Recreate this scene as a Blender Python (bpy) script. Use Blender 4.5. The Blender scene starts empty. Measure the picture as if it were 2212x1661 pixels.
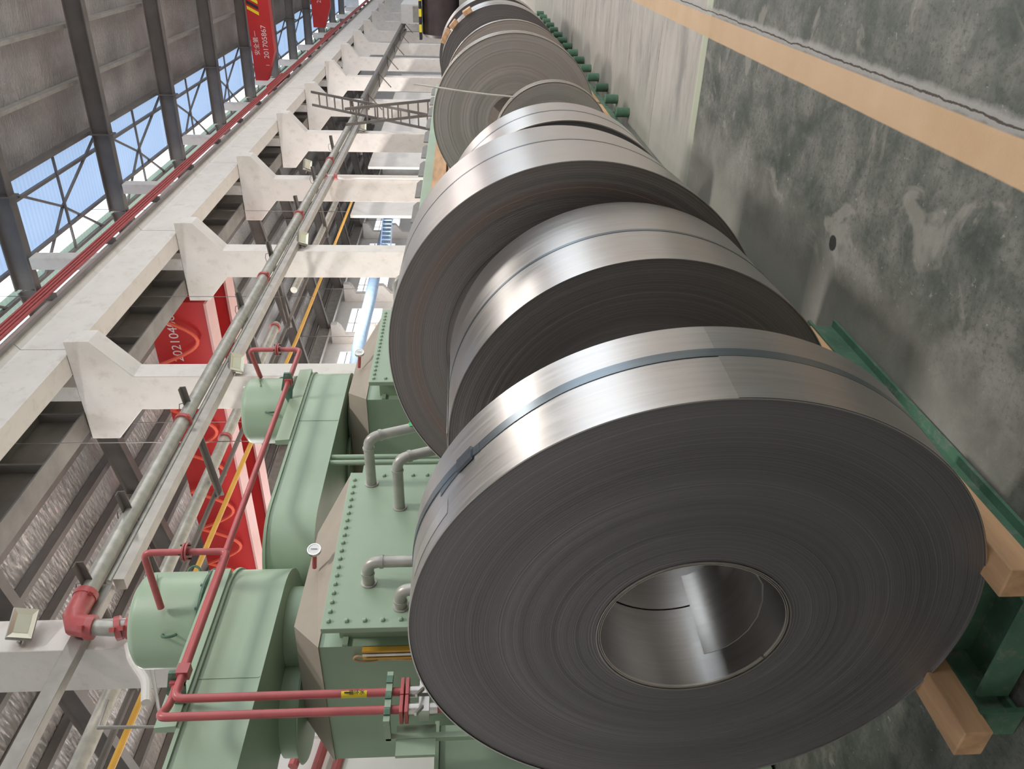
import bpy, bmesh, math, random
from mathutils import Vector, Matrix
random.seed(7)
PI = math.pi
SC = bpy.context.scene
COL = SC.collection

# ---------------- camera, sky, lights, exposure ----------------
# the photograph lies on its side: up in the hall is to the left in the frame
p, y, r = 0.0647800, 0.5491520, -0.0059056
F = Vector((math.cos(y)*math.cos(p), math.sin(y)*math.cos(p), -math.sin(p)))
S = F.cross(Vector((0, 0, 1))).normalized(); U = S.cross(F)
S2 = S*math.cos(r) + U*math.sin(r); U2 = U*math.cos(r) - S*math.sin(r)
cam = bpy.data.cameras.new('camera'); cam.sensor_fit = 'HORIZONTAL'; cam.sensor_width = 36
cam.lens = 1650/2212*36; cam.clip_start = 0.05; cam.clip_end = 500
co = bpy.data.objects.new('camera', cam); COL.objects.link(co)
m = Matrix((-U2, S2, -F)).transposed().to_4x4(); m.translation = Vector((0, 0, 1.57))
co.matrix_world = m; SC.camera = co
w = bpy.data.worlds.new('sky'); SC.world = w; w.use_nodes = True
bg = w.node_tree.nodes['Background']; bg.inputs[0].default_value = (0.86, 0.93, 1.0, 1); bg.inputs[1].default_value = 2.7
def area(name, loc, rot, sx, sy, power, col=(1, .96, .92)):
    l = bpy.data.lights.new(name, 'AREA'); l.shape = 'RECTANGLE'; l.size = sx; l.size_y = sy; l.energy = power; l.color = col
    o = bpy.data.objects.new(name, l); COL.objects.link(o); o.location = loc; o.rotation_euler = rot; return o
for k in range(4):
    area('hall_fill_light', (4+k*14, -2.5, 11.3), (0, 0, 0), 1.6, 1.6, 700)  # added fill light under the near roof, no fitting modelled
for k in range(3):
    area('hall_fill_light', (10+k*14, 15, 9.3), (0, 0, 0), 1.6, 1.6, 2600)  # stronger added fill light to brighten the next bay
SC.view_settings.view_transform = 'Standard'; SC.view_settings.look = 'None'
SC.view_settings.exposure = 0.0; SC.view_settings.gamma = 1; SC.view_settings.use_curve_mapping = False
SC.cycles.use_denoising = True; SC.cycles.max_bounces = 8; SC.cycles.diffuse_bounces = 5
SC.cycles.glossy_bounces = 4; SC.cycles.sample_clamp_indirect = 8

# ---------------- materials ----------------
class N:
    def __init__(s, name):
        s.m = bpy.data.materials.new(name); s.m.use_nodes = True; s.t = s.m.node_tree
        s.b = s.t.nodes['Principled BSDF']; s.out = s.t.nodes['Material Output']
        s.tc = s.t.nodes.new('ShaderNodeTexCoord')
    def n(s, typ, **kw):
        x = s.t.nodes.new(typ)
        for k, v in kw.items(): setattr(x, k, v)
        return x
    def l(s, a, b): s.t.links.new(a, b)
    def map(s, scale=(1, 1, 1), src='Object'):
        q = s.n('ShaderNodeMapping'); q.inputs['Scale'].default_value = scale; s.l(s.tc.outputs[src], q.inputs[0]); return q.outputs[0]
    def noise(s, vec, scale, detail=4, rough=.55, dist=0):
        q = s.n('ShaderNodeTexNoise'); q.inputs['Scale'].default_value = scale; q.inputs['Detail'].default_value = detail
        q.inputs['Roughness'].default_value = rough; q.inputs['Distortion'].default_value = dist
        if vec is not None: s.l(vec, q.inputs['Vector'])
        return q.outputs['Fac']
    def ramp(s, fac, stops):
        q = s.n('ShaderNodeValToRGB'); e = q.color_ramp.elements
        while len(e) < len(stops): e.new(.5)
        for k, (pos, c) in enumerate(stops):
            e[k].position = pos; e[k].color = (c if hasattr(c, '__len__') else (c, c, c)) + ((1,) if hasattr(c, '__len__') else (1,)) if hasattr(c, '__len__') else (c, c, c, 1)
        s.l(fac, q.inputs[0]); return q.outputs[0]
    def mix(s, fac, a, b, mode='MIX'):
        q = s.n('ShaderNodeMix', data_type='RGBA', blend_type=mode)
        for sock, v in ((q.inputs[0], fac), (q.inputs[6], a), (q.inputs[7], b)):
            if isinstance(v, (int, float)): sock.default_value = v
            elif isinstance(v, tuple): sock.default_value = v + (1,)
            else: s.l(v, sock)
        return q.outputs[2]
    def math(s, op, a, b=0.0):
        q = s.n('ShaderNodeMath', operation=op)
        for sock, v in ((q.inputs[0], a), (q.inputs[1], b)):
            if isinstance(v, (int, float)): sock.default_value = v
            else: s.l(v, sock)
        return q.outputs[0]
    def bump(s, h, st=.3, d=.01):
        q = s.n('ShaderNodeBump'); q.inputs['Strength'].default_value = st; q.inputs['Distance'].default_value = d
        s.l(h, q.inputs['Height']); s.l(q.outputs[0], s.b.inputs['Normal'])
    def band(s, v, lo, hi, soft=.004):
        a = s.n('ShaderNodeMapRange'); a.inputs[1].default_value = lo-soft; a.inputs[2].default_value = lo+soft; s.l(v, a.inputs[0])
        b = s.n('ShaderNodeMapRange'); b.inputs[1].default_value = hi-soft; b.inputs[2].default_value = hi+soft; s.l(v, b.inputs[0])
        return s.math('SUBTRACT', a.outputs[0], b.outputs[0])
def paint(name, c, rough=.5, metal=0., var=.18, sc=3., bump=.0, bsc=60, dirt=None, stretch=(1, 1, 1)):
    k = N(name); v = k.map(stretch)
    f = k.noise(v, sc, 5)
    lo = tuple(x*(1-var) for x in c); hi = tuple(min(1, x*(1+var)) for x in c)
    col = k.ramp(f, [(.3, lo), (.7, hi)])
    if dirt:
        col = k.mix(k.ramp(k.noise(v, sc*2.3, 7, .7), [(.52, 0.), (.72, .75)]), col, dirt)
    k.l(col, k.b.inputs['Base Color']); k.b.inputs['Roughness'].default_value = rough; k.b.inputs['Metallic'].default_value = metal
    if bump: k.bump(k.noise(v, bsc, 4), bump, .004)
    return k.m
M = {}
M['white'] = paint('white_plaster', (.74, .70, .66), .75, var=.05, sc=1.5, bump=.15, dirt=(.58, .53, .48))
M['wallw'] = paint('wall_paint', (.72, .70, .68), .8, var=.05)
M['green'] = paint('green_machine_paint', (.33, .435, .31), .45, var=.08, sc=2, bump=.06, bsc=120)
M['greend'] = paint('dark_green_enamel', (.07, .155, .10), .5, var=.3, sc=9, dirt=(.33, .36, .30))
M['greenr'] = paint('green_rack_paint', (.075, .17, .105), .6, var=.25, sc=8, dirt=(.27, .26, .22))
M['tan'] = paint('dusty_tan_top', (.37, .32, .26), .85, var=.06, bump=.1)
M['redp'] = paint('red_pipe_paint', (.46, .10, .10), .4, var=.12, sc=8)
M['crane'] = paint('red_crane_paint', (.52, .03, .03), .4, var=.08, sc=1)
M['flange'] = paint('pale_flange_paint', (.62, .36, .34), .4, var=.05)
M['galv'] = paint('galvanised_pipe', (.42, .41, .37), .42, .35, var=.2, sc=7, bump=.1, bsc=20)
M['steel'] = paint('dark_structural_steel', (.15, .135, .125), .55, .1, var=.15, sc=1.5)
M['steelb'] = paint('runway_steel', (.21, .195, .18), .5, .2, var=.3, sc=1.2)
M['gsteel'] = paint('grey_square_steel', (.36, .34, .31), .45, .4, var=.15, sc=4)
M['cable'] = paint('orange_cable', (.85, .14, .08), .5, var=.05)
M['yellow'] = paint('yellow_gas_pipe', (.70, .38, .05), .45, var=.08)
M['wood'] = paint('pine_timber', (.62, .37, .20), .7, var=.25, sc=14, bump=.2, bsc=60, stretch=(.15, 1, 1))
M['black'] = paint('black_rubber', (.03, .035, .045), .45, var=.2)
M['chrome'] = paint('bare_metal', (.62, .6, .57), .3, .9, var=.1, sc=9)
M['dial'] = paint('white_dial_face', (.85, .85, .82), .4, var=.02)
M['lampg'] = paint('lamp_reflector', (.75, .73, .6), .2, .3, var=.04)
M['sticker'] = paint('yellow_sticker', (.85, .7, .03), .5, var=.03)
M['gsticker'] = paint('green_sticker', (.02, .5, .12), .5, var=.03)
M['ink'] = paint('black_print', (.02, .02, .02), .6, var=.01)
M['wprint'] = paint('white_print', (.8, .7, .68), .6, var=.02)
M['blueduct'] = paint('blue_duct_cloth', (.22, .32, .46), .7, var=.12)
M['blue'] = paint('pale_blue_paint', (.35, .5, .75), .5, var=.1)
M['drum'] = paint('dark_brown_drum', (.045, .032, .032), .5, var=.2)
M['foliage'] = paint('foliage', (.10, .13, .07), .7, var=.3)
M['gglass'] = None
# translucent sheet (roof light)
def sheet(name, c, mixf=.75):
    k = N(name); wv = k.n('ShaderNodeTexWave'); wv.inputs['Scale'].default_value = 1.6; wv.bands_direction = 'X'
    k.l(k.map(), wv.inputs[0]); col = k.mix(k.math('MULTIPLY', wv.outputs['Fac'], .25), c, tuple(x*.72 for x in c))
    tr = k.n('ShaderNodeBsdfTranslucent'); k.l(col, tr.inputs[0]); k.l(col, k.b.inputs['Base Color']); k.b.inputs['Roughness'].default_value = .5
    mx = k.n('ShaderNodeMixShader'); mx.inputs[0].default_value = mixf; k.l(k.b.outputs[0], mx.inputs[1]); k.l(tr.outputs[0], mx.inputs[2]); k.l(mx.outputs[0], k.out.inputs[0])
    return k.m
M['skyl'] = sheet('blue_translucent_sheet', (.56, .64, .75))
M['skyg'] = sheet('green_translucent_sheet', (.58, .66, .60), .6)
# rolled steel edge face with concentric windings
def coil_face(name, c, seed, warm=.0):
    k = N(name); sp = k.n('ShaderNodeSeparateXYZ'); k.l(k.tc.outputs['Object'], sp.inputs[0])
    cb = k.n('ShaderNodeCombineXYZ'); k.l(sp.outputs[1], cb.inputs[1]); k.l(sp.outputs[2], cb.inputs[2])
    ln = k.n('ShaderNodeVectorMath', operation='LENGTH'); k.l(cb.outputs[0], ln.inputs[0]); rad = ln.outputs['Value']
    def n1(sc, det, off):
        q = k.n('ShaderNodeTexNoise', noise_dimensions='1D'); q.inputs['Scale'].default_value = sc; q.inputs['Detail'].default_value = det
        k.l(k.math('ADD', rad, off), q.inputs['W']); return q.outputs['Fac']
    broad = n1(9, 3, seed); fine = n1(240, 5, seed+3.3)
    dk = tuple(x*.9 for x in c); lt = tuple(x*1.08 for x in c); br = (c[0]*1.35, c[1]*.98, c[2]*.85)
    col = k.mix(k.ramp(broad, [(.35, 0.), (.65, 1.)]), dk, lt)
    col = k.mix(k.ramp(fine, [(.42, 0.), (.75, .5)]), col, tuple(x*1.6 for x in c))
    col = k.mix(k.math('MULTIPLY', k.ramp(n1(14, 2, seed+9), [(.5, 0.), (.65, 1.)]), warm), col, br)
    k.l(col, k.b.inputs['Base Color']); k.b.inputs['Metallic'].default_value = .6; k.b.inputs['Roughness'].default_value = .42
    k.bump(fine, .5, .002); return k.m
M['face'] = coil_face('wound_steel_edges', (.165, .158, .158), 1.0)
M['facew'] = coil_face('wound_steel_edges_brown', (.22, .20, .19), 5.0, .4)
M['faceg'] = coil_face('wound_steel_edges_grey', (.42, .385, .36), 8.0, .1)
def rim(name, c, rough, st=1.0):
    k = N(name); v = k.map((26, 1.2, 1.2)); f = k.noise(v, 3, 5, .6); g = k.noise(k.map((2, 2, 2)), 2.4, 3)
    col = k.mix(k.ramp(f, [(.35, 0.), (.7, 1.)]), tuple(x*.86 for x in c), c)
    col = k.mix(k.ramp(g, [(.4, 0.), (.75, .3)]), col, (c[0]*.86, c[1]*.76, c[2]*.68))
    k.l(col, k.b.inputs['Base Color']); k.b.inputs['Metallic'].default_value = 1
    rr = k.n('ShaderNodeMapRange'); rr.inputs[3].default_value = rough*.8; rr.inputs[4].default_value = rough*1.25; k.l(f, rr.inputs[0]); k.l(rr.outputs[0], k.b.inputs['Roughness'])
    k.bump(k.noise(k.map((5, .8, .8)), 2, 2), .03*st, .01); return k.m
M['rim'] = rim('bright_strip_surface', (.60, .58, .56), .33)
M['rimd'] = rim('dull_strip_surface', (.49, .475, .455), .36)
M['rime'] = paint('strip_edge_bright', (.72, .67, .60), .45, .7, var=.05)
M['strap'] = rim('blue_steel_strap', (.22, .26, .29), .3)
# foil
def foil(name, c, scl, rough):
    k = N(name); v = k.map((2.0, .6, 1)); f = k.noise(v, scl, 6, .72, .9); g = k.noise(k.map(), .5, 3)
    col = k.mix(k.ramp(g, [(.35, 0.), (.7, 1.)]), tuple(x*.6 for x in c), c)
    wv = k.n('ShaderNodeTexBrick'); wv.offset = 0; wv.inputs['Scale'].default_value = 4.0; wv.inputs['Mortar Size'].default_value = .03
    wv.inputs['Brick Width'].default_value = .5; wv.inputs['Row Height'].default_value = .5; k.l(k.map((1, 1, 1)), wv.inputs[0])
    k.l(col, k.b.inputs['Base Color']); k.b.inputs['Metallic'].default_value = .9; k.b.inputs['Roughness'].default_value = rough
    h = k.math('ADD', f, k.math('MULTIPLY', wv.outputs['Fac'], -.25)); k.bump(h, 1.0, .07); return k.m
M['foil'] = foil('foil_insulation', (.66, .61, .58), 7, .3)
M['foil_lit'] = foil('lit_foil_insulation', (.98, .96, .95), 5, .14)  # same foil as above; window light in the next bay put into its colour
def floor_mat():
    k = N('worn_epoxy_floor'); sp = k.n('ShaderNodeSeparateXYZ'); k.l(k.tc.outputs['Object'], sp.inputs[0]); X, Y = sp.outputs[0], sp.outputs[1]
    v = k.map()
    big = k.noise(v, 1.3, 6, .6, .5); mid = k.noise(v, 5, 8, .65, .3); fine = k.noise(v, 60, 4, .6); st = k.noise(k.map((5, .8, 1)), 3, 8, .75, 1.0)
    base = k.ramp(k.math('ADD', k.math('MULTIPLY', big, .4), k.math('MULTIPLY', mid, .6)), [(.38, (.045, .053, .042)), (.46, (.085, .093, .078)), (.54, (.15, .15, .13)), (.64, (.22, .215, .19))])
    base = k.mix(k.ramp(st, [(.5, 0.), (.75, .6)]), base, (.05, .068, .052))
    base = k.mix(k.ramp(k.noise(v, 17, 5, .7), [(.64, 0.), (.70, .8)]), base, (.36, .34, .29))
    base = k.mix(k.ramp(k.noise(v, 45, 6, .8), [(.35, .7), (.5, 0.)]), base, (.04, .048, .04))
    base = k.mix(k.ramp(k.noise(k.map((1, 1.7, 1)), 55, 3, .6, .6), [(.70, 0.), (.73, .7)]), base, (.40, .38, .30))
    base = k.mix(k.ramp(k.noise(v, 2.9, 4, .6, .8), [(.60, 0.), (.66, .55)]), base, (.30, .28, .24))
    light = k.ramp(k.noise(k.map((3, .8, 1)), 1.6, 9, .7, .4), [(.36, (.26, .245, .22)), (.5, (.40, .365, .325)), (.7, (.50, .455, .405))])
    wob = k.math('MULTIPLY', k.math('SUBTRACT', k.noise(v, 4, 6, .7), .5), .16)
    Xw = k.math('ADD', X, k.math('MULTIPLY', wob, .15)); Yw = k.math('ADD', Y, k.math('MULTIPLY', wob, .05))
    mr = k.n('ShaderNodeMapRange'); mr.inputs[1].default_value = 5.29; mr.inputs[2].default_value = 5.31; k.l(Xw, mr.inputs[0])
    col = k.mix(mr.outputs[0], base, light)
    col = k.mix(k.math('MULTIPLY', k.band(Xw, 5.20, 5.33, .008), .85), col, (.47, .49, .36))
    # dusty border along the coil rack
    yd = k.n('ShaderNodeMapRange'); yd.inputs[1].default_value = 1.02; yd.inputs[2].default_value = 1.42; k.l(k.math('ADD', Y, k.math('MULTIPLY', wob, 2.2)), yd.inputs[0])
    yh = k.n('ShaderNodeMapRange'); yh.inputs[1].default_value = 2.1; yh.inputs[2].default_value = 1.6; k.l(Y, yh.inputs[0])
    xd = k.n('ShaderNodeMapRange'); xd.inputs[1].default_value = 1.35; xd.inputs[2].default_value = 1.9; k.l(X, xd.inputs[0])
    col = k.mix(k.math('MULTIPLY', k.math('MULTIPLY', k.math('MULTIPLY', yd.outputs[0], yh.outputs[0]), xd.outputs[0]), .8), col, (.33, .31, .265))
    # painted lane line, grey edge and crack beside it
    lane = k.band(Yw, .487, .612, .003)
    edge = k.math('MULTIPLY', k.band(k.math('ADD', Y, k.math('MULTIPLY', wob, .5)), .44, .49, .01), .8)
    col = k.mix(edge, col, (.36, .34, .32))
    col = k.mix(k.math('MULTIPLY', lane, .93), col, k.ramp(k.noise(v, 3, 5), [(.3, (.52, .34, .19)), (.7, (.60, .41, .25))]))
    crack = k.band(k.math('ADD', Y, k.math('MULTIPLY', wob, .28)), .462, .469, .0015)
    col = k.mix(crack, col, (.06, .045, .035))
    cr2 = k.math('MULTIPLY', k.band(k.math('ADD', X, k.math('MULTIPLY', wob, .5)), 6.45, 6.458, .002), k.band(Y, .65, 1.6, .02))
    col = k.mix(cr2, col, (.12, .1, .09))
    # black spill
    q = k.n('ShaderNodeVectorMath', operation='DISTANCE'); k.l(k.tc.outputs['Object'], q.inputs[0]); q.inputs[1].default_value = (2.99, 1.135, 0)
    sp2 = k.n('ShaderNodeMapRange'); sp2.inputs[1].default_value = .036; sp2.inputs[2].default_value = .03; k.l(k.math('ADD', q.outputs['Value'], k.math('MULTIPLY', wob, .25)), sp2.inputs[0])
    col = k.mix(sp2.outputs[0], col, (.012, .014, .012))
    k.l(col, k.b.inputs['Base Color']); rg = k.n('ShaderNodeMapRange'); rg.inputs[3].default_value = .42; rg.inputs[4].default_value = .75; k.l(mid, rg.inputs[0]); k.l(rg.outputs[0], k.b.inputs['Roughness'])
    hh = k.math('ADD', fine, k.math('MULTIPLY', crack, -6)); k.bump(hh, .25, .003); return k.m
M['floor'] = floor_mat()

# ---------------- mesh helpers ----------------
def wloc(o):
    v = Vector((0, 0, 0))
    while o is not None: v += o.location; o = o.parent
    return v
class MB:
    def __init__(s): s.bm = bmesh.new()
    def add(s, vs, fs):
        q = [s.bm.verts.new(v) for v in vs]
        for f in fs:
            try: s.bm.faces.new([q[i] for i in f])
            except ValueError: pass
        return s
    def box(s, a, b):
        x0, y0, z0 = [min(a[i], b[i]) for i in range(3)]; x1, y1, z1 = [max(a[i], b[i]) for i in range(3)]
        return s.add([(x0,y0,z0),(x1,y0,z0),(x1,y1,z0),(x0,y1,z0),(x0,y0,z1),(x1,y0,z1),(x1,y1,z1),(x0,y1,z1)],
                     [(0,3,2,1),(4,5,6,7),(0,1,5,4),(1,2,6,5),(2,3,7,6),(3,0,4,7)])
    def bar(s, a, b, w, h, up=(0, 0, 1)):            # rectangular bar from a to b
        a, b = Vector(a), Vector(b); d = (b-a).normalized(); u = Vector(up)
        if abs(d.dot(u)) > .98: u = Vector((0, 1, 0))
        sd = d.cross(u).normalized()*w/2; uu = sd.cross(d).normalized()*h/2
        vs = [q+i*sd+j*uu for q in (a, b) for i, j in ((-1,-1),(1,-1),(1,1),(-1,1))]
        return s.add(vs, [(0,3,2,1),(4,5,6,7),(0,1,5,4),(1,2,6,5),(2,3,7,6),(3,0,4,7)])
    def ibeam(s, a, b, w, h, t=.02, up=(0, 0, 1)):
        a, b = Vector(a), Vector(b); u = Vector(up); d = (b-a).normalized(); sd = d.cross(u).normalized(); uu = sd.cross(d).normalized()
        s.bar(a+uu*(h/2-t/2), b+uu*(h/2-t/2), w, t, up); s.bar(a-uu*(h/2-t/2), b-uu*(h/2-t/2), w, t, up)
        return s.bar(a, b, t, h-2*t, up)
    def tube(s, pts, rad, seg=12, caps=True, bend=0):
        pts = [Vector(q) for q in pts]
        if bend:
            out = [pts[0]]
            for i in range(1, len(pts)-1):
                a, b, c = pts[i-1], pts[i], pts[i+1]; da = (a-b); dc = (c-b); L = min(bend, da.length*.49, dc.length*.49)
                p0 = b+da.normalized()*L; p1 = b+dc.normalized()*L
                for k in range(7): t = k/6; out.append((1-t)**2*p0+2*t*(1-t)*b+t*t*p1)
            out.append(pts[-1]); pts = out
        rings = []; n = None
        for i, q in enumerate(pts):
            d = ((pts[min(i+1, len(pts)-1)]-pts[max(i-1, 0)])).normalized()
            if n is None:
                n = d.orthogonal().normalized()
            n = (n-d*n.dot(d)).normalized(); bn = d.cross(n)
            rr = rad[i] if isinstance(rad, (list, tuple)) else rad
            rings.append([s.bm.verts.new(q+rr*(math.cos(2*PI*k/seg)*n+math.sin(2*PI*k/seg)*bn)) for k in range(seg)])
        for A, B in zip(rings, rings[1:]):
            for k in range(seg): s.bm.faces.new((A[k], A[(k+1) % seg], B[(k+1) % seg], B[k]))
        if caps: s.bm.faces.new(rings[0][::-1]); s.bm.faces.new(rings[-1])
        return s
    def lathe(s, c, ax, prof, seg=32, a0=0, a1=2*PI, closed=False):   # prof: (along axis, radius)
        c = Vector(c); ax = Vector(ax).normalized(); n = Vector((0, 0, 1)) if abs(ax.z) < .9 else Vector((1, 0, 0))
        n = (n-ax*n.dot(ax)).normalized(); bn = ax.cross(n); full = abs(a1-a0-2*PI) < 1e-6; cnt = seg if full else seg+1
        rows = []
        for t, rr in prof:
            if rr < 1e-6: rows.append([s.bm.verts.new(c+ax*t)]); continue
            rows.append([s.bm.verts.new(c+ax*t+rr*(math.cos(a0+(a1-a0)*k/seg)*n+math.sin(a0+(a1-a0)*k/seg)*bn)) for k in range(cnt)])
        pr = list(zip(rows, rows[1:])) + ([(rows[-1], rows[0])] if closed else [])
        for A, B in pr:
            for k in range(seg):
                k2 = (k+1) % cnt
                if len(A) == 1 and len(B) == 1: continue
                if len(A) == 1: s.bm.faces.new((A[0], B[k2], B[k]))
                elif len(B) == 1: s.bm.faces.new((A[k], A[k2], B[0]))
                else: s.bm.faces.new((A[k], A[k2], B[k2], B[k]))
        return s
    def cyl(s, a, b, rad, seg=16):
        a, b = Vector(a), Vector(b); L = (b-a).length
        return s.lathe(a, b-a, [(0, 0), (0, rad), (L, rad), (L, 0)], seg)
    def prism(s, poly, axis, a, b):                  # polygon in the two other axes, extruded along axis
        def P(u, v, t): return {'x': (t, u, v), 'y': (u, t, v), 'z': (u, v, t)}[axis]
        n = len(poly); vs = [P(u, v, a) for u, v in poly]+[P(u, v, b) for u, v in poly]
        return s.add(vs, [tuple(range(n))[::-1], tuple(range(n, 2*n))]+[(i, (i+1) % n, n+(i+1) % n, n+i) for i in range(n)])
    def build(s, name, mat, parent=None, smooth=False, loc=None, bevel=0, kind=None, label=None):
        bmesh.ops.recalc_face_normals(s.bm, faces=s.bm.faces)
        if bevel:
            es = [e for e in s.bm.edges if len(e.link_faces) == 2 and e.calc_face_angle(0) > .6]
            bmesh.ops.bevel(s.bm, geom=es, offset=bevel, segments=2, profile=.5, affect='EDGES')
        off = wloc(parent) if parent is not None else Vector((0, 0, 0))
        if loc is not None: off = Vector(loc)
        bmesh.ops.translate(s.bm, verts=s.bm.verts, vec=-off)
        me = bpy.data.meshes.new(name); s.bm.to_mesh(me); s.bm.free()
        me.materials.append(M[mat] if isinstance(mat, str) else mat)
        if smooth:
            me.polygons.foreach_set('use_smooth', [True]*len(me.polygons))
            me.set_sharp_from_angle(angle=math.radians(35))
        o = bpy.data.objects.new(name, me); COL.objects.link(o)
        if parent is not None: o.parent = parent; o.location = off-wloc(parent)
        else: o.location = off
        if kind: o['kind'] = kind
        if label: o['label'] = label
        return o
def thing(name, label, cat, loc=(0, 0, 0), group=None, kind=None):
    o = bpy.data.objects.new(name, None); COL.objects.link(o); o.location = loc; o.empty_display_size = .1
    if kind: o['kind'] = kind
    else: o['label'] = label; o['category'] = cat
    if group: o['group'] = group
    return o
def tag(o, label, cat, group=None):
    o['label'] = label; o['category'] = cat
    if group: o['group'] = group
    return o
def dup(o, loc, parent=None, label=None):
    c = o.copy(); COL.objects.link(c); c.parent = parent
    if parent is None: c.location = loc
    for ch in list(o.children):
        d = ch.copy(); COL.objects.link(d); d.parent = c
        for g in list(ch.children):
            e = g.copy(); COL.objects.link(e); e.parent = d
    if label: c['label'] = label
    return c
def copyp(o, parent, delta):                         # a shifted copy of one part, sharing its mesh
    c = o.copy(); COL.objects.link(c); c.parent = parent; c.location = o.location+Vector(delta); return c
def text(name, body, size, mat, parent, origin, xdir, ydir, depth=.002, cat=None):
    cu = bpy.data.curves.new(name, 'FONT'); cu.body = body; cu.size = size; cu.extrude = depth; cu.align_x = 'CENTER'; cu.align_y = 'CENTER'
    t = bpy.data.objects.new('tmp', cu); COL.objects.link(t)
    bpy.context.view_layer.update(); dg = bpy.context.evaluated_depsgraph_get()
    me = bpy.data.meshes.new_from_object(t.evaluated_get(dg)); bpy.data.objects.remove(t)
    x = Vector(xdir).normalized(); yv = Vector(ydir); yv = (yv-x*yv.dot(x)).normalized(); z = x.cross(yv)
    me.transform(Matrix((x, yv, z)).transposed().to_4x4()); me.materials.clear(); me.materials.append(M[mat])
    o = bpy.data.objects.new(name, me); COL.objects.link(o); o.parent = parent; o.location = Vector(origin)-wloc(parent); return o

# ================= THE SETTING =================
fl = MB().box((-8, -9, -.2), (95, 24, 0)).build('floor', 'floor', kind='structure')
# roof over this bay: crinkled foil with purlins, then the roof lights along the column line
ROOFX0, ROOFX1 = -8, 90
def zr(yy): return 12.72+.03*(yy-5.7) if yy <= 8.6 else 12.78-.185*(yy-8.6)
ce = thing('ceiling', None, None, (0, 0, 12), kind='structure')
MB().add([(ROOFX0, -9, zr(-9)+.25), (ROOFX1, -9, zr(-9)+.25), (ROOFX1, 5.95, zr(5.95)+.25), (ROOFX0, 5.95, zr(5.95)+.25),
          (ROOFX0, -9, zr(-9)+.4), (ROOFX1, -9, zr(-9)+.4), (ROOFX1, 5.95, zr(5.95)+.4), (ROOFX0, 5.95, zr(5.95)+.4)],
         [(0,1,2,3),(4,7,6,5),(0,4,5,1),(1,5,6,2),(2,6,7,3),(3,7,4,0)]).build('foil_blanket', 'foil', ce)
MB().add([(ROOFX0, 9.3, zr(9.3)+.25), (ROOFX1, 9.3, zr(9.3)+.25), (ROOFX1, 22.9, zr(22.9)+.25), (ROOFX0, 22.9, zr(22.9)+.25),
          (ROOFX0, 9.3, zr(9.3)+.4), (ROOFX1, 9.3, zr(9.3)+.4), (ROOFX1, 22.9, zr(22.9)+.4), (ROOFX0, 22.9, zr(22.9)+.4)],
         [(0,1,2,3),(4,7,6,5),(0,4,5,1),(1,5,6,2),(2,6,7,3),(3,7,4,0)]).build('foil_blanket', 'foil_lit', ce)
for yy in (-8, -6.4, -4.8, -3.2, -1.6, 0, 1.5, 2.95, 4.42, 5.9):
    MB().box((ROOFX0, yy-.05, zr(yy)+.02), (ROOFX1, yy+.05, zr(yy)+.24)).build('purlin', 'gsteel' if yy < 5.8 else 'steel', ce)
for k in range(13):
    yy = 9.4+k*1.11
    MB().box((ROOFX0, yy-.09, zr(yy)), (ROOFX1, yy+.09, zr(yy)+.24)).build('purlin', 'steel', ce)
# roof light: blue translucent sheets with their bracing, an open vent strip, pale green sheets
for k in range(12):
    x0 = 13+k*6.0
    MB().add([(x0+.03, 5.97, 12.98), (x0+5.97, 5.97, 12.98), (x0+5.97, 7.98, 13.06), (x0+.03, 7.98, 13.06),
              (x0+.03, 5.97, 13.0), (x0+5.97, 5.97, 13.0), (x0+5.97, 7.98, 13.08), (x0+.03, 7.98, 13.08)],
             [(0,1,2,3),(4,7,6,5),(0,4,5,1),(1,5,6,2),(2,6,7,3),(3,7,4,0)]).build('translucent_panel', 'skyl', ce)
    for j in range(3):
        ya = 8.5+j*.26
        MB().box((x0+.02, ya, 12.99-j*.03), (x0+5.98, ya+.23, 13.01-j*.03)).build('translucent_panel', 'skyg', ce)
    b = MB()
    for (a, c) in (((x0, 6, 12.85), (x0+3, 7.4, 12.95)), ((x0+6, 6, 12.85), (x0+3, 7.4, 12.95)), ((x0+3, 7.4, 12.95), (x0+1, 8.7, 12.9)),
                   ((x0+3, 7.4, 12.95), (x0+5, 8.7, 12.9)), ((x0+3, 6, 12.85), (x0+3, 8.7, 12.9))):
        b.bar(a, c, .06, .06)
    b.build('bracing', 'steel', ce)
for yy in (6.5, 7.95, 8.68): MB().box((ROOFX0, yy-.04, 12.86), (ROOFX1, yy+.04, 12.96)).build('purlin', 'steel', ce)
# walls: far end wall with a big bright window, far side wall with windows, closed wall behind, low wall on the aisle side
def wallpanel(b, x, y0, y1, z0, z1, holes, t=.2, axis='x'):
    hs = sorted(holes); cur = y0
    def bx(u0, u1, v0, v1):
        if u1-u0 < 1e-3 or v1-v0 < 1e-3: return
        if axis == 'x': b.box((x, u0, v0), (x+t, u1, v1))
        else: b.box((u0, x, v0), (u1, x+t, v1))
    for (a0, a1, c0, c1) in hs:
        bx(cur, a0, z0, z1); bx(a0, a1, z0, c0); bx(a0, a1, c1, z1); cur = a1
    bx(cur, y1, z0, z1)
wf = thing('wall_end', None, None, (85, 7, 0), kind='structure')
b = MB(); wallpanel(b, 85, -9, 23, 0, 13.3, [(6.2, 8.9, 8.9, 11.6)]); b.build('wall_panel', 'wallw', wf)
wb = MB(); wallpanel(wb, -8.2, -9, 23, 0, 13.3, []); wb.build('wall_back', 'wallw', kind='structure')
wl = thing('wall_left', None, None, (40, 22.7, 0), kind='structure')
holes = []
for k in range(14):
    xk = 6.03+6*k; holes.append((xk+1.0, xk+5.0, 6.9, 8.95))
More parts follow.
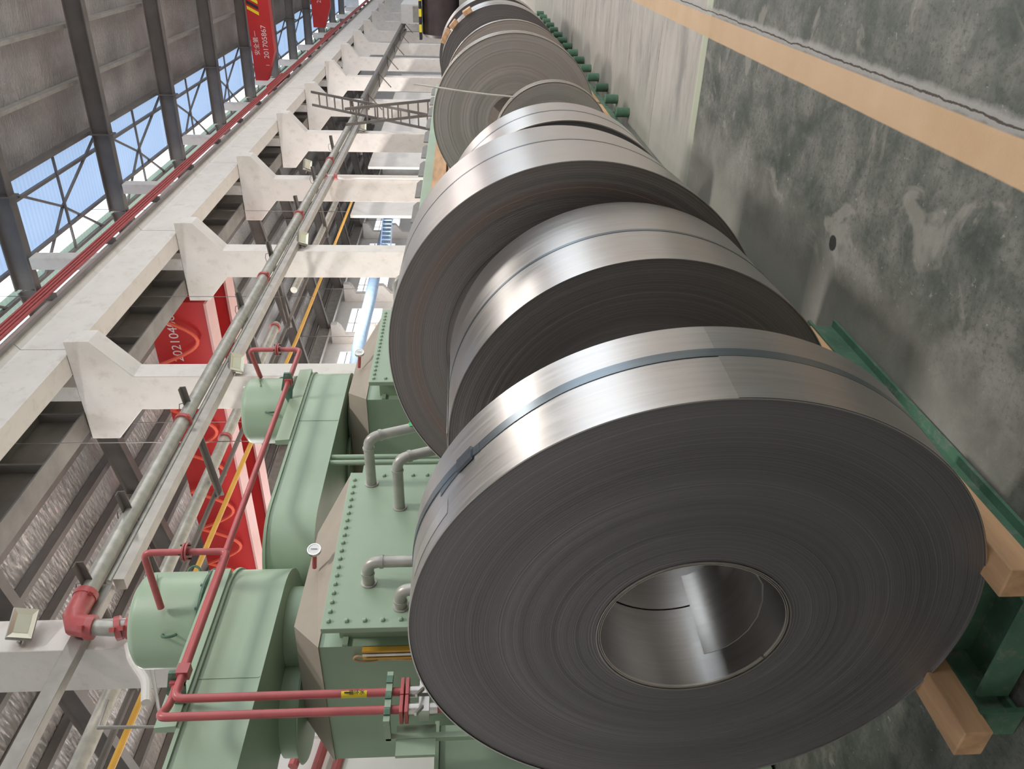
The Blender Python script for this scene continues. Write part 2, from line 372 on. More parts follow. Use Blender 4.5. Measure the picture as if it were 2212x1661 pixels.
b = MB(); wallpanel(b, 22.7, -8, 85, 5.2, 10.4, [(.2-4, 5, 6.9, 8.95)]+holes, axis='y'); wallpanel(b, 22.7, -8, 85, 0, 5.2, [(x0+1.0, x0+5.0, 1.5, 4.7) for x0 in [6.03+6*j for j in range(-2, 12)]], axis='y'); b.build('wall_panel', 'wallw', wl)
for k in range(14):
    xk = 6.03+6*k
    MB().box((xk+1.0, 22.76, 8.52), (xk+5.0, 22.8, 8.57)).build('window_bar', 'gsteel', wl)
    MB().box((xk+2.98, 22.76, 6.9), (xk+3.02, 22.8, 8.95)).build('window_bar', 'gsteel', wl)
b = MB(); wallpanel(b, -9.2, -8, 85, 0, 12.8, [(-7+6*k, -1.6+6*k, 3.6, 10.6) for k in range(1, 15)], axis='y'); wr = b.build('wall_right', 'wallw', kind='structure')

# ================= columns, beams, rafters =================
NC = 13
ordn = ['nearest', 'second', 'third', 'fourth', 'fifth', 'sixth', 'seventh', 'eighth', 'ninth', 'tenth', 'eleventh', 'twelfth', 'thirteenth']
mark = ['with the red-jointed pipe elbow beside the first green motor', 'behind the second green motor', 'with a floodlight above the second coil',
        'with a white downpipe beside it', 'next to the leaning ladders', 'behind the upright strip end', '', '', '', '', '', '', '']
proto = None
for k in range(NC):
    x = 6.03+6*k
    lab = 'white concrete column with two corbels, %s from the camera%s' % (ordn[k], ' '+mark[k] if mark[k] else ' in the row')
    if proto is None:
        proto = t = thing('concrete_column', lab, 'column', (x, 7.5, 0), 'corbelled columns between the bays')
        MB().prism([(7.15, 0), (7.85, 0), (7.85, 7.41), (8.49, 7.95), (8.49, 8.44), (6.45, 8.44), (6.45, 8.02), (7.15, 7.41)], 'x', x, x+.45).build('shaft', 'white', t, bevel=.012)
        MB().prism([(7.38, 8.45), (7.68, 8.45), (7.68, 12.06), (7.38, 12.06)], 'x', x+.02, x+.42).build('upper_shaft', 'white', t, bevel=.01)
    else: dup(proto, (x, 7.5, 0), label=lab)
# far row of columns on the far wall of the next bay
proto = None
for k in range(2, 14):
    x = 6.03+6*k; lab = 'pale corbelled wall column of the next bay, %s of those seen between the columns' % ordn[k-2]
    if proto is None:
        proto = t = thing('wall_column', lab, 'column', (x, 22.4, 0), 'columns on the far wall')
        MB().prism([(22.1, 0), (22.69, 0), (22.69, 9.55), (21.4, 9.55), (21.4, 9.2), (21.6, 9.0), (22.1, 8.75)], 'x', x, x+.45).build('shaft', 'white', t, bevel=.01)
        MB().prism([(22.1, 7.4), (22.1, 6.4), (21.5, 6.9), (21.5, 7.4)], 'x', x, x+.45).build('corbel', 'white', t)
    else: dup(proto, (x, 22.4, 0), label=lab)
fr = thing('far_runway_beam', 'grey steel crane runway along the far wall of the next bay', 'beam', (40, 21.7, 9.56))
MB().ibeam((10, 21.75, 9.9), (84, 21.75, 9.9), .3, .66, .03).build('girder', 'gsteel', fr); MB().box((10, 21.7, 10.235), (84, 21.8, 10.31)).build('rail', 'steel', fr)

cb = thing('concrete_crane_beam', 'long cream concrete crane beam resting on the aisle corbels', 'beam', (40, 6.9, 8.45))
for k in range(-1, 13):
    x = 6.25+6*k
    q = MB().prism([(6.72, 8.45), (7.12, 8.45), (7.12, 9.2), (7.3, 9.35), (7.3, 9.6), (6.6, 9.6), (6.6, 9.4), (6.72, 9.32)], 'x', x+.01, x+5.99).build('beam_segment', 'white', cb) if k == -1 else copyp(s0, cb, (6*(k+1), 0, 0))
    if k == -1: s0 = q
MB().box((.3, 6.86, 9.605), (84, 6.94, 9.72)).build('crane_rail', 'steel', cb)
bb = thing('conductor_rails', 'red insulated conductor rails running along the top of the cream beam', 'conductor', (40, 6.5, 9.5))
for k in range(4):
    MB().box((.3, 6.40, 9.47+k*.075), (80, 6.44, 9.515+k*.075)).build('conductor_bar', 'redp', bb)
MB().box((.3, 6.53, 9.36), (80, 6.585, 9.43)).build('cable_strip', 'steelb', bb)
for k in range(27):
    if k == 0: q = MB().box((2+3*k, 6.445, 9.42), (2.05+3*k, 6.59, 9.8)).build('hanger', 'steel', bb)
    else: copyp(q, bb, (3*k, 0, 0))
# rafters (portal beams) across the bays
pr = None
for k in range(NC):
    x = 6.25+6*k
    lab = 'dark steel roof rafter over the %s column from the camera' % ordn[k]
    if pr is None:
        pr = t = thing('roof_rafter', lab, 'beam', (x, 7.5, 12.1), 'roof rafters of the near bay')
        MB().ibeam((x, -9, 11.98), (x, 8.3, 12.42), .26, .52, .03).build('rafter_beam', 'steel', t)
        MB().ibeam((x, 8.3, 12.36), (x, 22.0, 9.88), .26, .56, .03).build('rafter_beam', 'steel', t)
        for yy in (-3.5, 1.6, 5.9, 14.8): MB().box((x-.15, yy-.02, zr(yy)-.72 if yy < 9 else zr(yy)-.8), (x+.15, yy+.02, zr(yy)-.05)).build('splice_plate', 'steel', t)
    else: dup(pr, (x, 7.5, 12.1), label=lab)
# steel runway on the back corbels
rw = thing('steel_runway_beam', 'dark steel crane runway girder on the rear corbels, with web stiffeners', 'beam', (30, 8.15, 8.45))
MB().ibeam((2, 8.12, 8.88), (80, 8.12, 8.88), .42, .85, .03).build('girder', 'steelb', rw)
MB().box((2, 8.06, 9.31), (80, 8.18, 9.42)).build('rail', 'steel', rw)
for k in range(40):
    if k == 0: q = MB().box((3, 7.93, 8.5), (3.05, 8.31, 9.27)).build('stiffener', 'steel', rw)
    else: copyp(q, rw, (1.5*k, 0, 0))

# ================= cranes =================
def crane(x, y0, y1, zb, zt, lab, txt, stripes, second=None):
    t = thing('overhead_crane', lab, 'crane', (x, y1 if y1 < 8 else y0, zb))
    MB().prism([(y0, zb), (y1-1.2 if y1 < 8 else y1, zb), (y1, zb+.45 if y1 < 8 else zb), (y1, zt), (y0, zt)], 'x', x, x+.55).build('girder', 'crane', t)
    if txt:
        text('serial_number', txt[0], txt[1], 'wprint', t, (x-.006, txt[2], txt[3]), (0, -1, 0), (0, 0, 1))
    if stripes:
        for i in range(4):
            ys = stripes-i*.22
            MB().prism([(ys, zb+.45), (ys-.13, zb+.45), (ys-.38, zt-.04), (ys-.25, zt-.04)], 'x', x-.012, x-.001).build('warning_stripe', 'sticker' if i % 2 == 0 else 'ink', t)
    return t
c1 = crane(37.0, -8.8, 6.55, 9.78, 10.75, 'red overhead crane girder with yellow and black stripes, nearer of two high above', None, 3.9)
MB().box((36.3, 6.65, 9.73), (39.6, 7.1, 10.15)).build('end_carriage', 'crane', c1)
text('serial_number', '201705867', .30, 'wprint', c1, (36.99, 4.95, 10.12), (0, -1, 0), (0, 0, 1))
text('capacity_text', '1', .22, 'wprint', c1, (36.99, 5.9, 10.12), (0, -1, 0), (0, 0, 1))
text('capacity_text', '安全第一', .25, 'wprint', c1, (36.99, 5.0, 10.5), (0, -1, 0), (0, 0, 1))
c2 = crane(54.0, -8.8, 6.3, 9.75, 10.9, 'red overhead crane girder, farther of two at the top of the photo', ('20210404', .35, 4.2, 10.4), None)
MB().box((53.2, 6.65, 9.73), (56.6, 7.1, 10.15)).build('end_carriage', 'crane', c2)
c3 = thing('overhead_crane', 'big red double-girder crane in the next bay behind the second column', 'crane', (19, 8.9, 8.5))
MB().box((19, 9.0, 8.45), (19.45, 21.2, 10.0)).build('girder', 'crane', c3)
MB().box((18.9, 9.0, 8.38), (19.62, 21.2, 8.445)).build('bottom_flange', 'flange', c3)
MB().box((20.9, 9.0, 8.45), (21.35, 21.2, 10.0)).build('girder', 'crane', c3)
MB().box((20.8, 9.0, 8.38), (21.5, 21.2, 8.445)).build('bottom_flange', 'flange', c3)
MB().box((18.0, 7.95, 9.43), (22.6, 8.30, 9.95)).build('end_carriage', 'flange', c3); MB().box((18.0, 8.31, 9.5), (22.6, 9.0, 10.02)).build('end_carriage', 'crane', c3)
MB().box((17.7, 7.9, 9.5), (17.99, 8.6, 10.1)).build('motor_housing', 'crane', c3)
text('serial_number', '202104063', .36, 'wprint', c3, (18.99, 10.0, 9.42), (0, -1, 0), (0, 0, 1))
for k in range(7):
    y0 = 9.3+k*1.5
    MB().tube([(18.80, y0+1.5*i/14, 9.9-1.15*math.sin(PI*i/14)) for i in range(15)], .05, 6).build('festoon_cable', 'cable', c3, True)
pl = MB().box((18.98, 14.6, 9.0), (18.995, 15.0, 9.25)).build('notice_plate', 'dial', c3)
text('notice_mark', 'A', .16, 'ink', c3, (18.975, 14.8, 9.12), (0, -1, 0), (0, 0, 1))

# ================= overhead pipes =================
op = thing('overhead_pipe', 'thick grey galvanised pipe with red couplings, on the aisle side of the columns', 'pipe', (20, 6.85, 5.95))
MB().tube([(6.6, 6.9, 5.98), (13, 6.9, 5.95), (26, 6.9, 5.82), (60, 6.9, 5.7)], .105, 18).build('pipe_run', 'galv', op, True)
MB().tube([(6.6, 6.9, 5.98), (6.30, 6.9, 5.98), (6.13, 6.86, 5.88), (6.08, 6.84, 5.70)], .125, 16).build('elbow', 'redp', op, True)
MB().tube([(6.08, 6.84, 5.70), (6.08, 6.87, 5.45), (6.12, 6.9, 5.3), (6.12, 6.9, 0.02)], .09, 16).build('drop_pipe', 'galv', op, True)
for (a, c) in (((6.56, 6.9, 5.98), (6.64, 6.9, 5.98)), ((6.08, 6.84, 5.74), (6.08, 6.85, 5.66)), ((6.08, 6.88, 5.44), (6.10, 6.88, 5.38)), ((6.12, 6.9, 5.32), (6.12, 6.9, 5.26)),
               ((10.2, 6.9, 5.96), (10.27, 6.9, 5.96)), ((15.8, 6.9, 5.92), (15.88, 6.9, 5.92)), ((19.9, 6.9, 5.88), (19.98, 6.9, 5.88)), ((25.2, 6.9, 5.83), (25.3, 6.9, 5.83))):
    a, c = Vector(a), Vector(c); mb = MB().cyl(a, c, .135, 18)
    d = (c-a).normalized(); sd = d.orthogonal().normalized()
    mb.bar(a+sd*.13-d*.01, a+sd*.19-d*.01, .05, .05); mb.bar(a-sd*.13-d*.01, a-sd*.19-d*.01, .05, .05)
    mb.build('coupling', 'redp', op, True)
ob = thing('support_channel', 'grey steel channel running under the thick aisle pipe', 'beam', (20, 6.95, 5.6))
for (xa, za), (xb, zb) in (((6.9, 5.83), (13, 5.80)), ((13, 5.80), (26, 5.67)), ((26, 5.67), (60, 5.55))):
    MB().bar((xa, 7.03, za-.10), (xb, 7.03, zb-.10), .17, .13).build('channel', 'gsteel', ob)
    MB().tube([(xa, 6.99, za+.02), (xb, 6.99, zb+.02)], .035, 8).build('side_pipe', 'galv', ob, True)
sb = thing('square_steel_beam', 'bare square steel beam crossing the nearest column low left of its pipe elbow', 'beam', (4, 6.9, 5.8))
MB().box((1.5, 7.0, 5.80), (6.88, 7.14, 5.97)).build('beam', 'gsteel', sb, bevel=.01)
o2 = thing('rear_pipe', 'second grey pipe running behind the columns over the next bay', 'pipe', (15, 8.4, 6.05))
MB().tube([(2, 8.45, 6.0), (16.6, 8.45, 6.0)], .10, 16).build('pipe_run', 'galv', o2, True)
MB().tube([(18.6, 8.45, 5.95), (26, 8.45, 5.85)], .09, 16).build('pipe_run', 'galv', o2, True)
MB().tube([(2, 8.72, 5.9), (26, 8.72, 5.86)], .045, 8).build('side_pipe', 'steel', o2, True)
for xx in (11.9, 16.4, 21): MB().cyl((xx, 8.45, 6.0), (xx+.07, 8.45, 6.0), .13, 16).build('coupling', 'redp', o2, True)
labs = ['lowest in the photo, beyond the nearest column', 'crossing in front of the red next-bay crane', 'between the second and third columns', 'just before the third column',
        'just past the third column', 'before the fourth column', 'past the fourth column', 'before the fifth column', 'farthest of those holding the pipes']
for k, xx in enumerate((6.72, 8.0, 10.6, 14.2, 17.0, 20.4, 23.2, 27, 33)):
    t = thing('pipe_bracket', 'grey angle-steel bar under the overhead pipes, %s' % labs[k], 'bracket', (xx, 7.5, 5.8), 'bars under the overhead pipes')
    MB().bar((xx, 6.52, 6.06), (xx, 8.75, 5.82), .09, .012).build('angle_leg', 'steel', t); MB().bar((xx+.045, 6.52, 6.02), (xx+.045, 8.75, 5.78), .012, .09).build('angle_leg', 'steel', t)
    MB().tube([(xx-.03, 6.78, 6.02), (xx-.03, 6.80, 6.1), (xx-.03, 6.9, 6.12), (xx-.03, 7.0, 6.1), (xx-.03, 7.02, 6.0)], .008, 6).build('u_bolt', 'steel', t)
ct = thing('cable_tray', 'dark steel cable tray on brackets continuing past the ladders', 'cable tray', (45, 6.6, 5.6))
MB().box((33, 6.45, 5.50), (78, 6.78, 5.53)).build('tray', 'steel', ct); MB().box((33, 6.43, 5.53), (78, 6.45, 5.66)).build('side_rail', 'steel', ct)
for k in range(9): MB().bar((34+5*k, 6.4, 5.45), (34+5*k, 7.1, 5.45), .05, .05).build('arm', 'steel', ct); MB().bar((34+5*k, 6.5, 5.45), (34+5*k, 7.1, 4.9), .05, .04).build('strut', 'steel', ct)
yp = thing('yellow_pipe', 'thin yellow gas pipe running through the next bay', 'pipe', (15, 9.5, 6))
MB().tube([(3, 9.2, 6.03), (13.4, 9.55, 6.0), (18.35, 9.8, 6.0), (30, 9.8, 5.92)], .045, 10).build('pipe_run', 'yellow', yp, True)
dp = thing('white_downpipe', 'white drain pipe with red joints running down beside the fourth column', 'pipe', (23.6, 6.95, 3))
MB().tube([(24.2, 6.9, 5.9), (23.8, 6.98, 5.75), (23.8, 6.98, 5.45), (23.8, 6.98, .02)], .06, 10).build('pipe_run', 'white', dp, True)
for zz in (5.7, 5.4): MB().cyl((23.8, 6.98, zz), (23.8, 6.98, zz+.1), .1, 12).build('coupling', 'redp', dp, True)
# small bent tube and square loop at the nearest column
bt = tag(MB().tube([(5.95, 7.0, 5.28), (5.69, 6.95, 5.14), (5.42, 6.95, 4.9), (5.17, 6.95, 4.82)], .05, 10, bend=.08).build('bent_tube', 'white', None, True), 'short white bent tube beside the first green motor', 'pipe')
lp = tag(MB().tube([(4.86, 6.0, 4.46), (4.22, 6.0, 4.16), (4.23, 6.0, 4.69), (4.5, 6.0, 4.72)], .018, 8).build('hanging_rod_loop', 'gsteel', None, True), 'thin grey rod loop hanging beside the first green motor', 'rod')
bt2 = tag(MB().tube([(11.5, 7.08, 5.35), (11.45, 7.08, 5.05), (11.25, 7.08, 4.7), (10.6, 7.1, 4.66)], .035, 10, bend=.1).build('bent_tube', 'white', None, True), 'bent white conduit on the second column above the farther green motor', 'pipe')
for k, (xx, yy) in enumerate(((10.68, 7.62), (16.4, 7.62), (5.2, 8.9), (22.4, 7.62), (13.6, 9.2))):
    tag(MB().tube([(xx, yy, 5.0), (xx, yy, 12.5)], .008, 5).build('sag_rod', 'steel', None), 'thin dark vertical wire between beam and roof, %s from the camera' % ordn[k], 'wire')

# ================= floodlights =================
def flood(loc, rz, tilt, lab):
    t = thing('floodlight', lab, 'lamp', loc, 'floodlights on the columns')
    R = Matrix.Rotation(rz, 4, 'Z') @ Matrix.Rotation(tilt, 4, 'X')
    def put(mb): mb.bm.transform(Matrix.Translation(Vector(loc)) @ R); return mb
    put(MB().box((-.17, -.02, -.13), (.17, .05, .13))).build('housing', 'gsteel', t, bevel=.008)
    for i in range(6): put(MB().box((-.16+i*.06, .05, -.12), (-.145+i*.06, .10, .12))).build('cooling_fin', 'steel', t)
    put(MB().add([(-.16, -.06, -.12), (.16, -.06, -.12), (.16, -.06, .12), (-.16, -.06, .12), (-.10, -.025, -.07), (.10, -.025, -.07), (.10, -.025, .07), (-.10, -.025, .07)],
                 [(0,1,5,4),(1,2,6,5),(2,3,7,6),(3,0,4,7)])).build('reflector', 'lampg', t)
    put(MB().box((-.10, -.03, -.07), (.10, -.021, .07))).build('led_panel', 'lampg', t)
    put(MB().tube([(-.19, .02, 0), (-.19, .16, -.03), (.19, .16, -.03), (.19, .02, 0)], .012, 6)).build('bracket', 'gsteel', t)
    put(MB().box((-.05, .16, -.07), (.05, .2, .03))).build('mount_plate', 'gsteel', t)
    return t
flood((6.2, 6.9, 6.5), -.5, .5, 'square grey floodlight on the nearest column left of the pipe elbow')
flood((12.1, 6.92, 5.6), -.7, .6, 'square grey floodlight on the second column above the farther motor')
flood((18.3, 6.92, 5.5), -.7, .6, 'square grey floodlight on the third column just under the pipe')
flood((24.2, 6.75, 6.35), -.7, .6, 'square grey floodlight on the fourth column')
flood((30.2, 6.92, 5.3), -.7, .6, 'square grey floodlight on the fifth column by the ladder')
flood((12.3, 8.1, 4.6), -.7, .6, 'small floodlight behind the second column beside the yellow pipe')

# ================= tank units with belt guard and motor =================
def unit(k):
    X = 2.84+2.49*k; who = ('nearer', 'farther')[k]
    t = thing('machine_tank', '%s green bath tank with bolted side lid and dusty tan hipped top' % who, 'tank', (X+.75, 3.9, 0), 'green tanks behind the coils')
    MB().box((X, 3.4, .02), (X+1.5, 4.41, 2.36)).build('body', 'green', t)
    MB().add([(X-.015, 3.385, 2.355), (X+1.515, 3.385, 2.355), (X+1.515, 4.425, 2.355), (X-.015, 4.425, 2.355), (X+.2, 3.46, 2.53), (X+1.15, 3.62, 2.56), (X+1.15, 4.2, 2.56), (X+.2, 4.3, 2.55)],
             [(0,1,5,4),(1,2,6,5),(2,3,7,6),(3,0,4,7),(4,5,6,7),(3,2,1,0)]).build('hip_top', 'tan', t)
    MB().box((X+.06, 3.24, .6), (X+1.4, 3.4, 2.25)).build('lid_neck', 'green', t)
    ld = MB().box((X-.05, 3.2, .5), (X+1.27, 3.235, 2.32)).build('lid', 'green', t, bevel=.003)
    bolt = None
    pos = [(X-.0+.066*i*1.0, 2.285) for i in range(19)]+[(X+.0, 2.285-.095*(j+1)) for j in range(12)]+[(X+1.23, 2.285-.095*(j+1)) for j in range(12)]
    for (bx, bz) in pos:
        if bolt is None: bolt = MB().lathe((bx, 3.2, bz), (0, -1, 0), [(0, 0), (0, .014), (.010, .014), (.016, .008), (.016, 0)], 6).build('bolt', 'green', ld, loc=(bx, 3.2, bz)); b0 = (bx, bz)
        else: copyp(bolt, ld, (bx-b0[0], 0, bz-b0[1]))
    MB().box((X+.002, 3.385, 2.2), (X+1.3, 3.399, 2.23)).build('neck_flange', 'green', t)
    # dial thermometer
    gs = MB().cyl((X+.70, 3.5, 2.5), (X+.70, 3.365, 2.485), .014, 10).build('gauge_stem', 'redp', t, True)
    dl = MB().lathe((X+.70, 3.36, 2.485), (-.25, -1, .02), [(0, 0), (0, .042), (.022, .042), (.022, .036), (.018, .036)], 24).build('gauge_case', 'chrome', t, True)
    MB().lathe((X+.697, 3.342, 2.485), (-.25, -1, .02), [(0, 0), (0, .037), (.001, .037), (.001, 0)], 24).build('dial', 'dial', dl)
    MB().bar((X+.694, 3.336, 2.465), (X+.694, 3.336, 2.505), .003, .002).build('needle', 'ink', dl)
    # galvanised elbows leaving the lid
    for (bx, bz, L, dx, dy) in ((X+.27, 2.10, .16, 0, 0), (X+1.15, 2.17, .37, .10, -.02), (X+.91, 1.97, .38, .12, 0), (X+.09, 1.91, .13, 0, 0)):
        e = (bx, 3.2-L, bz)
        q = MB().tube([(bx, 3.2, bz), e, (bx+dx*1.6, 3.2-L+dy, bz-.5)], .033, 16, bend=.075).build('outlet_pipe', 'galv', t, True)
        MB().cyl((bx, 3.2, bz), (bx, 3.192, bz), .045, 16).build('collar', 'galv', q, True)
        MB().cyl((bx, 3.2-L+.09, bz), (bx, 3.2-L+.075, bz), .038, 16).build('collar', 'galv', q, True)
        dd = Vector((dx*1.6, dy, -.5)).normalized(); qq = Vector(e)+dd*.07
        MB().cyl(qq, qq+dd*.02, .038, 16).build('collar', 'galv', q, True)
        if dx:
            c0 = Vector(e)+dd*.27; MB().bar(c0+Vector((-.005, -.034, 0)), c0+dd*.09+Vector((-.005, -.034, 0)), .04, .003, (0, -1, 0)).build('label_sticker', 'gsticker', q)
            text('label_text', '循环水', .022, 'wprint', q, c0+dd*.045+Vector((-.005, -.038, 0)), (.0, .0, -1), (1, 0, 0), .0006)
    if k == 0:
        g = thing('sight_gauge', 'yellow framed level sight gauge with a brown wire on the tank end', 'gauge', (X-.03, 3.45, 2.0))
        for yy in (3.40, 3.455): MB().box((X-.035, yy, 1.3), (X-.005, yy+.014, 2.12)).build('rail', 'yellow', g)
        MB().cyl((X-.03, 3.435, 1.3), (X-.03, 3.435, 2.12), .009, 10).build('glass_tube', 'chrome', g, True)
        for i in range(28): MB().box((X-.022, 3.426, 1.34+i*.028), (X-.018, 3.444, 1.346+i*.028)).build('scale_mark', 'ink', g) if i == 0 else None
        MB().box((X-.03, 3.47, 1.9), (X-.005, 3.5, 2.04)).build('switch_box', 'green', g)
        MB().tube([(X-.02, 3.46, 2.12), (X-.02, 3.455, 2.16), (X-.02, 3.48, 2.175), (X-.02, 3.50, 2.14), (X-.02, 3.50, 2.05), (X-.03, 3.47, 2.0), (X-.03, 3.48, 1.9), (X-.02, 3.5, 1.7)], .006, 8, bend=.03).build('wire', 'wood', g, True)
    # belt guard: flat stadium box lying over the tank
    xr, xl, yc, rg, z0, z1 = X+.99, X-1.49, 3.95, .38, 2.68-.09*k, 3.03-.10*k
    gd = thing('belt_guard', '%s long green belt guard with rounded ends above the tank' % who, 'machine guard', (X, yc, z0), 'green belt guards')
    def stad(rr, n=20): return [(xr-rg+rr*math.sin(PI*i/n), yc-rr*math.cos(PI*i/n)) for i in range(n+1)]+[(xl+rg-rr*math.sin(PI*i/n), yc+rr*math.cos(PI*i/n)) for i in range(n+1)]
    MB().prism(stad(rg), 'z', z0, z1-.02).build('shell', 'green', gd, True)
    MB().prism(stad(rg+.015), 'z', z1-.02, z1).build('top_lip', 'green', gd, True)
    MB().prism(stad(rg+.004), 'z', z0-.004, z0+.004).build('bottom_lip', 'green', gd, True)
    for xs in (X-.05, ): MB().box((xs, yc-rg-.004, z0), (xs+.006, yc-rg, z1-.02)).build('seam', 'green', gd)
    MB().prism([(yc-rg-.03, z1), (yc-rg+.02, z1), (yc-rg+.02, z1+.11), (yc-rg-.02, z1+.11)], 'x', X-.35, X+.75).build('flange_strip', 'green', gd, label='raised green edge strip')
    sh = thing('shaft_housing', '%s round green shaft housing between tan tank top and belt guard' % who, 'machine part', (X+.62, yc, 2.55), 'shaft housings on the tanks')
    MB().lathe((X+.62, yc, 2.55), (0, 0, 1), [(0, .0), (0, .30), (.03, .30), (.04, .26), (z0-2.555, .26), (z0-2.555, 0)], 32).build('housing', 'green', sh, True)
    # lower pulley drum at the left end of the guard
    lm = thing('fan_casing', '%s round green casing under the belt guard, behind the shaft housing' % who, 'machine part', (X+.30, 4.30, 2.545), 'casings under the belt guards')
    MB().lathe((X+.30, 4.30, 2.545), (0, 0, 1), [(0, 0), (0, .24), (.01, .33), (.02, .34), (.03, .30), (z0-2.55, .30), (z0-2.55, 0)], 32).build('casing', 'green', lm, True)
    # vertical motor
    mx, my, mr = X+.76, 4.0, .305
    mo = thing('electric_motor', '%s upright green drum motor standing on the belt guard' % who, 'motor', (mx, my, z1), 'green drum motors')
    MB().lathe((mx, my, z1+.2), (0, 0, 1), [(0, 0), (0, mr), (.02, mr+.006), (.04, mr), (.38, mr), (.41, mr-.012), (.43, mr-.04), (.44, 0)], 48).build('motor_drum', 'green', mo, True)
    MB().lathe((mx, my, z1), (0, 0, 1), [(0, 0), (0, mr-.04), (.12, mr-.05), (.19, mr-.05), (.19, 0)], 40).build('motor_base', 'green', mo, True)
    MB().lathe((mx, my, z1+.185), (0, 0, 1), [(0, mr-.05), (0, mr+.02), (.014, mr+.02), (.014, mr-.05)], 48, closed=True).build('flange_ring', 'greend', mo, True)
    for a in (-2.6, -.55): 
        e = Vector((mx+mr*math.cos(a), my+mr*math.sin(a), z1+.36)); dv = Vector((math.cos(a), math.sin(a), 0))
        MB().tube([e+dv*.045*math.sin(PI*i/10)+Vector((0, 0, .04*math.cos(PI*i/10))) for i in range(11)], .009, 8).build('lifting_eye', 'greend', mo, True)
    MB().tube([(mx+.1, my-mr-.002, z1+.52), (mx+.02, my-mr-.012, z1+.50), (mx-.06, my-mr-.004, z1+.47)], .006, 6).build('handle', 'green', mo)
    for i in range(12):
        a = i*PI/6; MB().cyl((mx+(mr+.006)*math.cos(a), my+(mr+.006)*math.sin(a), z1+.20), (mx+(mr+.006)*math.cos(a), my+(mr+.006)*math.sin(a), z1+.215), .010, 6).build('bolt', 'greend', mo)
    return X, mx, my, mr, z1
UN = [unit(0), unit(1)]
# red cooling-water lines
for k, (riser, yv, zh) in enumerate((((2.47, 3.3), 3.3, 2.985), ((2.37, 3.3), 3.38, 3.03))):
    X, mx, my, mr, z1 = UN[k]
    xe = (3.49, 6.15)[k]
    t = thing('red_water_pipe', ('red water pipe rising to the nearer motor, with yellow arrow sticker', 'red water pipe rising at the front and running on to the farther motor')[k], 'pipe', (riser[0], riser[1], 0), 'red cooling-water pipes')
    MB().tube([(riser[0], 3.3, .02), (riser[0], 3.3, zh), (riser[0]+.12, yv, zh), (xe, yv, zh), (xe, yv, 3.48), (xe-.06+.12*k, my-mr+.01, 3.44)], .021, 12, bend=.05).build('pipe_run', 'redp', t, True)
    for zz in (3.215, 3.232): MB().cyl((xe, yv, zz), (xe, yv, zz+.011), .055, 20).build('flange', 'redp', t, True)
    for i in range(4): 
        a = i*PI/2+.4; MB().cyl((xe+.042*math.cos(a), yv+.042*math.sin(a), 3.2), (xe+.042*math.cos(a), yv+.042*math.sin(a), 3.26), .006, 6).build('bolt', 'ink', t)
    for zz in (1.84, 1.865): MB().box((riser[0]-.048, 3.3-.048, zz), (riser[0]+.048, 3.3+.048, zz+.018)).build('flange', 'redp', t, bevel=.003)
    v = MB().cyl((riser[0], 3.3, 1.7), (riser[0], 3.3, 1.84), .03, 12).build('valve', 'chrome', t, True)
    MB().box((riser[0]-.04, 3.26, 1.74), (riser[0]+.04, 3.34, 1.79)).build('valve_nut', 'chrome', v)
    MB().bar((riser[0]-.03, 3.24, 1.77), (riser[0]-.1, 3.2, 1.80), .016, .012).build('valve_lever', 'chrome', v)
    if k == 0:
        st = MB().lathe((riser[0], 3.3, 2.05), (0, 0, 1), [(0, .0216), (.125, .0216)], 14, a0=2.2, a1=4.6).build('arrow_sticker', 'sticker', t)
        text('arrow_text', '循环水', .026, 'ink', st, (riser[0]-.012, 3.2785, 2.10), (0, 0, -1), (-.8, .5, 0) if 0 else (.85, -.5, 0), .0006)
        MB().bar((riser[0]-.0115, 3.2775, 2.13), (riser[0]-.0115, 3.2775, 2.16), .007, .002, (-.45, -.85, 0)).build('arrow_mark', 'ink', st)
    else:
        MB().lathe((riser[0], 3.3, 2.05), (0, 0, 1), [(0, .0216), (.13, .0216)], 14, a0=.3, a1=2.0).build('white_sticker', 'dial', t)
pb = thing('pipe_stand', 'green angle bracket with clamps holding the two red risers', 'bracket', (2.42, 3.3, 1.9))
MB().bar((2.56, 3.275, 1.94), (2.28, 3.275, 1.94), .03, .03).build('cross_bar', 'green', pb)
for xx in (2.51, 2.42, 2.33): MB().box((xx-.02, 3.25, 1.925), (xx+.02, 3.262, 1.955)).build('clamp', 'greend', pb)
MB().bar((2.30, 3.30, 1.94), (2.30, 3.42, 1.94), .03, .03).build('side_bar', 'green', pb); MB().bar((2.30, 3.42, 1.95), (2.30, 3.42, .02), .03, .03).build('leg', 'green', pb)
MB().box((2.2, 3.41, 1.71), (2.36, 3.43, 1.9)).build('plate', 'green', pb)
for k in range(2):
    X, mx, my, mr, z1 = UN[k]
    t = thing('pipe_clamp', ('dark green leg with red clamp holding both red pipes on the nearer belt guard', 'dark green leg with red clamp holding the red pipe on the farther belt guard')[k], 'bracket', (X-.25+.45*k, 3.45, 3.03))
    xx = X-.22+.48*k
    MB().prism([(3.60, 3.03), (3.68, 3.03), (3.46, 3.10), (3.30, 3.06), (3.30, 3.00), (3.42, 3.0)], 'x', xx, xx+.02).build('leg', 'greend', t)
    for yy in ((3.3, 3.38)[k:]): MB().box((xx-.02, yy-.028, 2.955 if yy < 3.35 else 3.0), (xx+.04, yy+.028, 3.015 if yy < 3.35 else 3.06)).build('clamp', 'redp', t)
